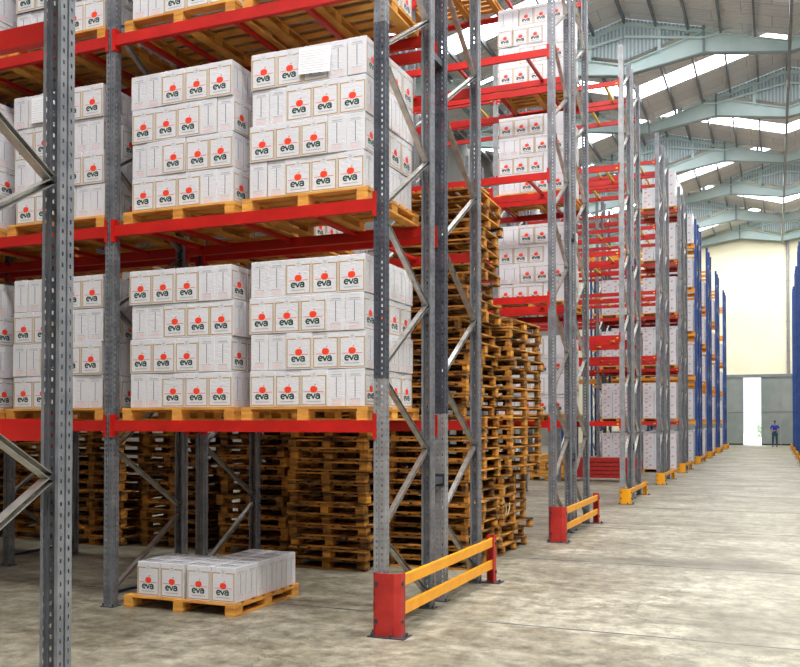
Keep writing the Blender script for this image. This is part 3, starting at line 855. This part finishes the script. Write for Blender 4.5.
# ------------------------------------------------------------------ loads on the near rack
SX = {(0, 1): XA - .055 - .655, (0, 0): XA - BAY + .055 + .69, (1, 1): XA - BAY - .055 - .62, (1, 0): XA - 2 * BAY + .055 + .66}
PT = .112
LOADN = {(0, 0): 'lower load beside end post', (0, 1): 'lower load, second from end post', (0, 2): 'lower load, third from end post', (0, 3): 'lower load, fourth from end post',
         (1, 0): 'upper load beside end post', (1, 1): 'upper load, second from end post', (1, 2): 'upper load, third from end post', (1, 3): 'upper load, fourth from end post',
         (2, 0): 'topmost load beside end post', (2, 1): 'topmost load, second from end post', (2, 2): 'topmost load, third from end post', (2, 3): 'topmost load, fourth from end post'}
slots = [SX[(0, 1)], SX[(0, 0)], SX[(1, 1)], SX[(1, 0)]]
flips = {(0, 0): False, (0, 1): True, (0, 2): False, (0, 3): False, (1, 0): True, (1, 1): False, (1, 2): False, (1, 3): True, (2, 0): False, (2, 1): True, (2, 2): True, (2, 3): False}
for k in range(3):
    for s in range(4):
        nm = LOADN[(k, s)]
        zb = LV[k] + BH
        pallet(PPR, (slots[s], GY[0] - .03 + .57, zb), 0, 'yellow wooden pallet under the %s' % nm, 'pallets on the nearest rack')
        near = (k < 2 and s < 3) or (k == 2 and s in (0, 1, 2))
        only = None
        if k == 2: only = (0,)
        load(slots[s] + .015, GY[0] + .0, zb + PT + .001, nm, near=near or (s == 3 and k < 2), flip0=flips[(k, s)], seed=11 + k * 7 + s, only_layers=only if s < 3 else ((0, 1, 2, 3) if False else ()))
# pallet of cartons on the floor
gx = -4.945
pallet(PPR, (gx, 7.245, 0), 0, 'yellow wooden pallet on the floor under one layer of cartons', None)
def ground_carton(x, y, lab):
    global n_cart
    o = link('carton', CARTON[random.randrange(3)], None, (x, y, PT + .001), random.uniform(-.02, .02)); tag(o, lab, 'carton', 'apple cartons on the floor pallet'); n_cart += 1
for c in range(2):
    for r in range(6):
        ground_carton(-4.865 + CW / 2 + c * (CW + .008), 6.70 + CS / 2 + r * (CS + .006), 'white apple carton on floor pallet, right block, %s column, %s from front' % (['left', 'right'][c], ORD[r + 1]))
    for r in range(3):
        ground_carton(-5.41 + CW / 2 + c * (CW + .008), 6.70 + CS / 2 + r * (CS + .006), 'white apple carton on floor pallet, left block, %s column, %s from front' % (['left', 'right'][c], ORD[r + 1]))
# paper notes taped to two loads
def note(x, y, z, wd, hh, rot, label):
    m_ = MB(); m_.box(-wd / 2, wd / 2, -.001, .001, 0, hh, M['paper'])
    for i in range(9): m_.box(-wd / 2 + .015, wd / 2 - .02 - random.uniform(0, .06), -.0016, -.001, .02 + i * hh / 10.5, .02 + i * hh / 10.5 + .003, M['print_pale'])
    o = tag(link('paper_note', m_.mesh('paper_note'), None, (x, y, z)), label, 'paper note'); o.rotation_euler = (0, rot, 0)
note(slots[0] + .10, GY[0] - .022, LV[1] + BH + PT + 3 * (CH + .002) + .06, .30, .22, .04, 'crumpled white paper sheet taped on top layer of upper load beside end post')
note(slots[2] - .2, GY[0] - .022, LV[1] + BH + PT + 3 * (CH + .002) + .03, .21, .25, 0, 'white paper sheet taped on upper load behind the closest post')

# ------------------------------------------------------------------ loads further back, and unseen ones added for shade (many hundreds of cartons)
def far_load(g, r, k, x, nm, ncl=4, part=True):
    z = LV[k] + BH if k >= 0 else 0
    gy = GY[g] if g >= 0 else Y0
    o = tag(link('wooden_pallet', PPR_M, None, (x, gy + r * ROWGAP - .03 + .57, z)), 'wooden pallet under %s' % nm, 'pallet', 'pallets on the far racks')
    load(x, gy + r * ROWGAP, z + PT + .001, nm, near=False, flip0=(k % 2 == 0), layers=ncl, seed=100 + g * 31 + r * 7 + k)
S0 = XA - .06 - .60; S1 = XA - BAY + .06 + .62; S2 = XA - BAY - .68; S3 = XA - 2 * BAY + .68
LVX = ['floor level', 'first level', 'second level', 'third level', 'fourth level', 'fifth level']
for k in range(4): far_load(1, 1, k, S0, '%s end load of the second block' % LVX[k + 1])
# bare pallets high up in the second block
for x, nm in ((S1, 'left slot'), (S2, 'second bay')):
    o = tag(link('wooden_pallet', PPR_M, None, (x, GY[1] + ROWGAP + .54, LV[4] + BH)), 'wooden pallet, fifth level of second block, %s' % nm, 'pallet', 'pallets on the far racks')
far_load(1, 1, 1, S2, 'second level inner load of the second block')
for b_ in range(3):
    for s_i in range(2):
        xx = (S0 if s_i == 0 else S1) - BAY * b_
        for k in (3, 4):  # unseen upper loads, added to cast shade below
            far_load(0, 0, k, xx, '%s added load %s inward, near row of nearest block' % (LVX[k + 1], ['one', 'two', 'three', 'four', 'five', 'six'][b_ * 2 + s_i]))
            if b_ or s_i: far_load(0, 1, k, xx, '%s added load %s inward, far row of nearest block' % (LVX[k + 1], ['one', 'two', 'three', 'four', 'five', 'six'][b_ * 2 + s_i]))
        if b_ == 2:
            for k in (0, 1, 2): far_load(0, 0, k, xx, '%s added load %s in third bay of nearest block' % (LVX[k + 1], ['first', 'last'][s_i]))  # unseen third bay, loaded to block light from the left
        for k in (2, 3, 4):  # unseen loads on the closest rack, added to shade the front floor
            far_load(-1, 0, k, xx, 'added load %s inward, closest rack, %s' % (ORD[b_ * 2 + s_i + 1], LVX[k + 1]))
        if b_ or s_i: far_load(0, 1, 1, xx, 'second level load %s inward, far row of nearest block' % ORD[b_ * 2 + s_i + 1])
        if b_ or s_i: far_load(0, 1, 2, xx, 'third level load %s inward, far row of nearest block' % ['one', 'two', 'three', 'four', 'five', 'six'][b_ * 2 + s_i])

# second kind of carton: white with red scrawled print
def red_print(mb, P, W):
    rnd = random.Random(3)
    for cx, cy in ((-.05, .24), (.045, .13), (-.045, .05)):
        stroke(mb, P, arc(cx, cy, .030, .022, rnd.uniform(0, 90), rnd.uniform(220, 330), 7), .013, M['print_pinkred'])
        stroke(mb, P, [(cx - .03, cy - .015), (cx, cy + .012), (cx + .035, cy - .01)], .010, M['print_pinkred'])
M['print_pinkred'] = mat('scarlet_ink', (0.78, 0.12, 0.10), 0.5)
CB = MB(); W2, D2, H2 = .36, .30, .30
CB.box(-W2 / 2 + .002, W2 / 2 - .002, -D2 / 2 + .002, D2 / 2 - .002, 0, H2 - .002, M['board'], 'b')
red_print(CB, lambda u, v: (u * 1.3, -D2 / 2 + .001, v), W2); red_print(CB, lambda u, v: (W2 / 2 - .001, u * 1.1, v), W2)
STUFF2 = MB()
def far_load2(g, r, k, x, nm, ncl=4, y=None, wrap=False):
    z = LV[k] + BH if k >= 0 else 0
    yf = (GY[g] + r * ROWGAP) if y is None else y
    tag(link('wooden_pallet', PPR_M, None, (x, yf - .03 + .57, z)), 'pale wooden pallet under the %s' % nm, 'pallet', 'pallets on the far racks')
    rnd = random.Random(g * 100 + r * 10 + k)
    for L_ in range(ncl):
        for i in range(3):
            for j in range(4):
                if 0 < j < 3 and i < 2 and L_ < ncl - 1: continue
                jx = rnd.uniform(-.006, .006)
                STUFF2.xf(CB, Matrix.Translation((x - .36 + i * .362 + jx, yf + .15 + j * .302, z + PT + L_ * .302)) @ Matrix.Rotation(rnd.uniform(-.02, .02), 4, 'Z'))
for k in range(-1, 5):
    for r in range(2):
        far_load2(4, r, k, S0, '%s load of the fifth block, end slot, %s' % (LVX[k + 1], ROWN[r]))
        if k < 3: far_load2(4, r, k, S1, '%s load of the fifth block, inner slot, %s' % (LVX[k + 1], ROWN[r]))
for g in (5, 6, 7, 8):
    for k in range(-1, 5):
        if (g, k) in ((7, 4), (8, 3), (8, 4), (6, 4)): continue
        far_load2(g, 0, k, S0, '%s load of the %s, end slot' % (LVX[k + 1], BN[g]))
        if k < 4 and g < 7: far_load2(g, 0, k, S2, '%s load of the %s, inward slot' % (LVX[k + 1], BN[g]))
        if k < 3 and g < 7: far_load2(g, 0, k, S1, '%s load of the %s, inner slot' % (LVX[k + 1], BN[g]))
s_ = link('carton_stacks', STUFF.mesh('carton_stacks')); s_['kind'] = 'stuff'; s_['label'] = 'white apple-print cartons filling the loads and the racks further back'; s_['category'] = 'cartons'
s_ = link('carton_stacks', STUFF2.mesh('carton_stacks')); s_['kind'] = 'stuff'; s_['label'] = 'white cartons with scrawled red print on the far racks'; s_['category'] = 'cartons'

# ------------------------------------------------------------------ empty pallets stacked in the cross aisle
def stack(x, y, n, nm, detailed, protos=None, rotf=None, jit=.02, seed=1, offf=None, z0=0):
    rnd = random.Random(seed)
    for i in range(n):
        ox, oy, rr = rnd.uniform(-jit, jit), rnd.uniform(-jit, jit), rnd.uniform(-.025, .025)
        if offf: a = offf(i); ox += a[0]; oy += a[1]; rr += a[2]
        lab = 'worn wooden pallet, %s up, %s' % (ordn(i + 1), nm)
        loc = (x + ox, y + oy, z0 + i * .1262)
        if detailed: pallet((protos or PPS)[i % 2], loc, rr, lab, 'empty pallets in stacks')
        else: tag(link('wooden_pallet', PPS_M[i % 2], None, loc, rr), lab, 'pallet', 'empty pallets in stacks')
def t1(i):
    if i >= 28: return (.02 + .008 * (i - 28), .03 * math.sin(i), 0.03)
    if i in (21, 22, 26): return (-.05, .0, -.02)
    return (.03 * math.sin(i * 1.7), 0, .02 * math.cos(i))
def t2(i):
    if i >= 8: return (.17 + (.06 if i == 19 else 0), .06, -.10)
    if i == 2: return (.05, 0, -.12)
    return (0, 0, 0)
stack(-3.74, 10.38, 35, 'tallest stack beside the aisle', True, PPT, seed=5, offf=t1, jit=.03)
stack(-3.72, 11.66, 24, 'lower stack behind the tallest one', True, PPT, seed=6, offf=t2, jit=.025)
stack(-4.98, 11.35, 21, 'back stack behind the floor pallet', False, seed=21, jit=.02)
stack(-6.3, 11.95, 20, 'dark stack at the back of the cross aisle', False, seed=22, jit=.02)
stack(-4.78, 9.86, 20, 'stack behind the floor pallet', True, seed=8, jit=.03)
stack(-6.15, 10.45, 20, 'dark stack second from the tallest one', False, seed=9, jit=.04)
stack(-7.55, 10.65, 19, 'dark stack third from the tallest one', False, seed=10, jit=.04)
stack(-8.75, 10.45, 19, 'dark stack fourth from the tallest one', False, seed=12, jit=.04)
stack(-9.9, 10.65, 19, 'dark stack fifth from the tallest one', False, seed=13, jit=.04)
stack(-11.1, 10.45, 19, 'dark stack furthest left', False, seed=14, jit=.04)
# loose rope hanging from the right-hand stack
rp = MB(); pts = []
for i in range(26):
    t = i / 25; pts.append((.02 * math.sin(t * 9), t * .22 + .03 * math.sin(t * 14), .28 - 2.1 * t * (1 - t) * .42 - t * .05))
rp.tube(pts, .009, M['tan'], 6)
tag(link('rope', rp.mesh('rope', True), None, (-3.21, 11.12, 0.42)), 'pale frayed rope looped from pallet stack beside the aisle', 'rope')

# ------------------------------------------------------------------ end barriers
def barrier(x, y0, y1, endc, railc, H, label, group, rails=(.43, .20), rh=.085, gw=.13):
    t = thing('rack_end_barrier', label, 'barrier', (x, (y0 + y1) / 2, 0), 0, group)
    L_ = (y1 - y0) / 2
    for sgn in (-1, 1):
        m_ = MB(); yy = sgn * L_
        # bent plate wrapped round the post: front leaf, chamfer, side leaf
        fx0 = -.235 if sgn < 0 else -.11
        out = [(fx0, yy), (fx0 + .02, yy - sgn * -.0), ]
        yi = yy - sgn * .13
        prof = [(fx0, yy - sgn * .03), (fx0 + .03, yy), (-.045, yy), (0.0, yy - sgn * .04), (0.0, yi), (-.012, yi), (-.012, yy - sgn * .046), (-.05, yy - sgn * .012), (fx0 + .035, yy - sgn * .012), (fx0 + .01, yy - sgn * .036)]
        m_.prism(prof if sgn < 0 else prof[::-1], 'z', 0.006, H, M[endc])
        o = link('post_guard', m_.mesh('post_guard'), t)
        b = MB()
        for zz in (.12, H - .08):
            for bx in (fx0 + .04, ): b.tube([(bx, yy + sgn * .012, zz), (bx, yy - sgn * .004, zz)], .016, M['bolt'], 8)
            b.tube([(.012, yy - sgn * .07, zz), (-.004, yy - sgn * .07, zz)], .016, M['bolt'], 8)
        link('guard_bolts', b.mesh('guard_bolts'), o)
        fpl = MB(); fpl.box(fx0 - .02, .06, min(yy + sgn * .05, yi), max(yy + sgn * .05, yi), 0, .007, M['bolt'])
        for bx, by in ((fx0 + .02, yy + sgn * .03), (-.06, yy + sgn * .03), (.04, yy - sgn * .06)): fpl.tube([(bx, by, .005), (bx, by, .035)], .011, M['steel_dark'], 8)
        link('floor_plate', fpl.mesh('floor_plate'), t)
    for zz in rails:
        m_ = MB(); m_.chan((-.012 - .022, -L_ + .05, zz), (-.012 - .022, L_ - .05, zz), rh, .035, .004, M[railc], up=(-1, 0, 0)); link('rail', m_.mesh('rail'), t)
    return t
b0 = barrier(-2.735, 6.53, 9.24, 'darkred', 'yellow', .50, 'red and yellow end barrier closest to the viewer', None)
barrier(-2.735, GY[1] - .12, GY[1] + 2.6, 'darkred', 'yellow', .50, 'red and yellow end barrier of the second rack block', None)
bf = barrier(-2.76, -1.34, 1.34, 'yellow', 'yellow', .32, 'all-yellow low end barrier of the third block', None, rails=(.26,), rh=.09)
bf.location = (-2.76, GY[2] + 1.23, 0)
for g in range(3, 9): dup(bf, (-2.76, GY[g] + 1.23, 0), 0, 'all-yellow low end barrier of the %s' % BN[g])
for g in (5, 6, 7, 8): dup(bf, (.90, GY[g] + 1.23, 0), PI, 'all-yellow low end barrier right of the aisle opposite the %s' % BN[g])

# ------------------------------------------------------------------ spare beams and goods lying on the floor of the fourth block
def beam_pile(x0, x1, y, nx, nz, nm, grp):
    m_ = MB(); m_.prism([(0, 0), (.112, 0), (.112, .113), (.030, .113), (.030, .078), (0, .078)], 'x', x0, x1, M['darkred'])
    me = m_.mesh('spare_crossbeam'); k = 0
    bw = MB()
    for xx in (x0 + .3, x1 - .4): bw.box(xx, xx + .1, 0, nx * .12, 0, .10, M['wood_old'])
    tag(link('timber_bearers', bw.mesh('timber_bearers'), None, (0, y, 0)), 'dark timber bearers under the %s' % nm, 'timber')
    for j in range(nz):
        for i in range(nx):
            lab = 'spare red beam, %s layer, %s from front, %s' % (ORD[j + 1], ORD[i + 1], nm)
            tag(link('spare_crossbeam', me, None, (random.uniform(-.05, .05), y + i * .12, .10 + j * .115)), lab, 'beam', grp)
beam_pile(-6.3, -3.65, 25.95, 5, 5, 'larger pile on the floor', 'spare beams in the larger pile')
beam_pile(-5.9, -4.0, 29.6, 4, 3, 'smaller pile on the floor', 'spare beams in the smaller pile')
# yellow crate of goods in the passage left of the pile
cr = thing('goods_crate', 'yellow wooden crate with dark markings beside the pallet stack', 'crate', (-6.15, 26.2, 0))
m_ = MB()
for i in range(6): m_.box(-.5, .5, -.4, .4, .10 + i * .11, .10 + i * .11 + .098, M['wood_new'])
link('crate_boards', m_.mesh('crate_boards'), cr)
m_ = MB()
for i, (a, b) in enumerate(((-.3, .3), (.05, .42), (.3, .25))):
    stroke(m_, lambda u, v: (u, -.403, v), arc(a, b, .07, .09, 30, 300, 8), .03, M['black'])
link('stencil_marks', m_.mesh('stencil_marks'), cr)
m_ = MB()
for x in (-.45, 0, .45): m_.box(x - .05, x + .05, -.4, .4, 0, .10, M['wood_old'])
link('crate_skid', m_.mesh('crate_skid'), cr)

# ------------------------------------------------------------------ the man by the door
def skin_body(name, V, E, R, mt, parent, sub=1):
    me = bpy.data.meshes.new(name); me.from_pydata(V, E, []); o = link(name, me, parent)
    mo = o.modifiers.new('skin', 'SKIN')
    for i, r in enumerate(R): me.skin_vertices[0].data[i].radius = (r, r) if not isinstance(r, tuple) else r
    me.skin_vertices[0].data[0].use_root = True
    s2 = o.modifiers.new('sub', 'SUBSURF'); s2.levels = sub; s2.render_levels = sub
    me.materials.append(mt)
    return o
M['skin'] = mat('skin', (0.28, 0.13, 0.075), 0.55); M['shirt'] = noisy('blue_shirt', (0.008, 0.035, 0.33), (0.015, 0.055, 0.45), 6, 0.8)
M['jeans'] = noisy('teal_jeans', (0.012, 0.05, 0.085), (0.025, 0.08, 0.12), 8, 0.85); M['hair'] = mat('dark_hair', (0.012, 0.01, 0.01), 0.7)
pm = thing('person', 'man in a blue shirt and teal jeans, hands joined, standing by the door', 'person', (-0.02, 66.3, 0), math.radians(-6))
V = [(0, 0, .98), (0, 0, 1.15), (0, -.01, 1.32), (0, -.01, 1.46), (0, -.015, 1.56), (0, -.02, 1.66), (0, -.02, 1.74),
     (.18, 0, 1.42), (.25, -.02, 1.22), (.24, -.10, 1.10), (.10, -.24, 1.13), (.04, -.26, 1.14),
     (-.18, 0, 1.42), (-.25, -.02, 1.22), (-.24, -.10, 1.10), (-.10, -.24, 1.10), (-.04, -.26, 1.12),
     (.10, 0, .90), (.12, -.01, .50), (.13, .01, .10), (.13, -.12, .04),
     (-.10, 0, .90), (-.12, -.01, .50), (-.13, .01, .10), (-.13, -.12, .04)]
E = [(0, 1), (1, 2), (2, 3), (3, 4), (4, 5), (5, 6), (3, 7), (7, 8), (8, 9), (9, 10), (10, 11), (3, 12), (12, 13), (13, 14), (14, 15), (15, 16), (0, 17), (17, 18), (18, 19), (19, 20), (0, 21), (21, 22), (22, 23), (23, 24)]
R = [.13, .12, .14, .10, .052, .085, .06, .062, .045, .040, .030, .028, .062, .045, .040, .030, .028, .085, .058, .042, .035, .085, .058, .042, .035]
skin_body('body', V, E, R, M['skin'], pm, 2)
sh = skin_body('shirt', [(0, 0, .90), (0, 0, 1.15), (0, -.01, 1.32), (0, -.01, 1.47), (.19, 0, 1.42), (.262, -.02, 1.22), (-.19, 0, 1.42), (-.262, -.02, 1.22), (.05, 0, .92), (-.05, 0, .92)],
               [(0, 1), (1, 2), (2, 3), (3, 4), (4, 5), (3, 6), (6, 7)], [.155, .15, .165, .11, .082, .062, .082, .062, .1, .1], M['shirt'], pm, 2)
skin_body('trousers', [(0, 0, .95), (.10, 0, .88), (.12, -.01, .50), (.13, .01, .09), (-.10, 0, .88), (-.12, -.01, .50), (-.13, .01, .09)], [(0, 1), (1, 2), (2, 3), (0, 4), (4, 5), (5, 6)], [.145, .105, .08, .068, .105, .08, .068], M['jeans'], pm, 2)
for sx in (-1, 1):
    skin_body('shoe', [(sx * .13, .04, .045), (sx * .13, -.06, .045), (sx * .135, -.15, .035)], [(0, 1), (1, 2)], [.045, .048, .036], M['black'], pm, 2)
hr = bmesh.new(); bmesh.ops.create_uvsphere(hr, u_segments=16, v_segments=10, radius=.098)
for v in list(hr.verts):
    if v.co.z < -.01 and v.co.y < .03: pass
bmesh.ops.delete(hr, geom=[v for v in hr.verts if v.co.z < .015 and v.co.y < .04 or v.co.z < -.05], context='VERTS')
hm = MB(); hm.add_bm(hr, M['hair']); hr.free()
link('hair', hm.mesh('hair', True), pm, (0, -.01, 1.705))
fm = MB()
for sx in (-1, 1):
    fm.box(sx * .032 - .013, sx * .032 + .013, -.108, -.098, 1.678, 1.690, M['black'])
fm.prism([(-.125, 1.655), (-.098, 1.652), (-.098, 1.685)], 'x', -.012, .012, M['skin']); fm.box(-.025, .025, -.108, -.098, 1.628, 1.635, M['print_pinkred'])
link('face_features', fm.mesh('face'), pm)
for sx in (-1, 1):
    hp = Vector((sx * .035, -.265, 1.125))
    m_ = MB(); m_.tube([hp + Vector((0, .02, .0)), hp + Vector((-sx * .03, -.01, -.03))], [.028, .03], M['skin'], 8)
    for k in range(4):
        b = hp + Vector((-sx * .03 + (k - 1.5) * .0, -.012 + 0.0 * k, -.02 + (1.5 - k) * .017))
        m_.tube([b, b + Vector((-sx * (.035 + .004 * (k in (1, 2))), -.012, -.006)), b + Vector((-sx * (.055 + .006 * (k in (1, 2))), .008, -.012))], [.009, .0085, .007], M['skin'], 6)
    m_.tube([hp + Vector((0, -.01, .02)), hp + Vector((-sx * .03, -.03, .035)), hp + Vector((-sx * .05, -.03, .03))], [.011, .010, .008], M['skin'], 6)
    link('hand', m_.mesh('hand', True), pm)
for _o in COL.objects:
    if _o.type == 'EMPTY' and 'kind' not in _o: _o['kind'] = 'thing'
for _o in COL.objects:
    if 'category' in _o and not 4 <= len(_o['label'].replace(',', '').split()) <= 16: print('LONG', _o['label'])
import collections as _c
_k = _c.Counter(_o['label'] for _o in COL.objects if 'label' in _o and _o.parent is None)
print('DUPLABELS', [a for a, b in _k.items() if b > 1][:10])
print('near cartons', n_cart, 'objects', len(bpy.data.objects))
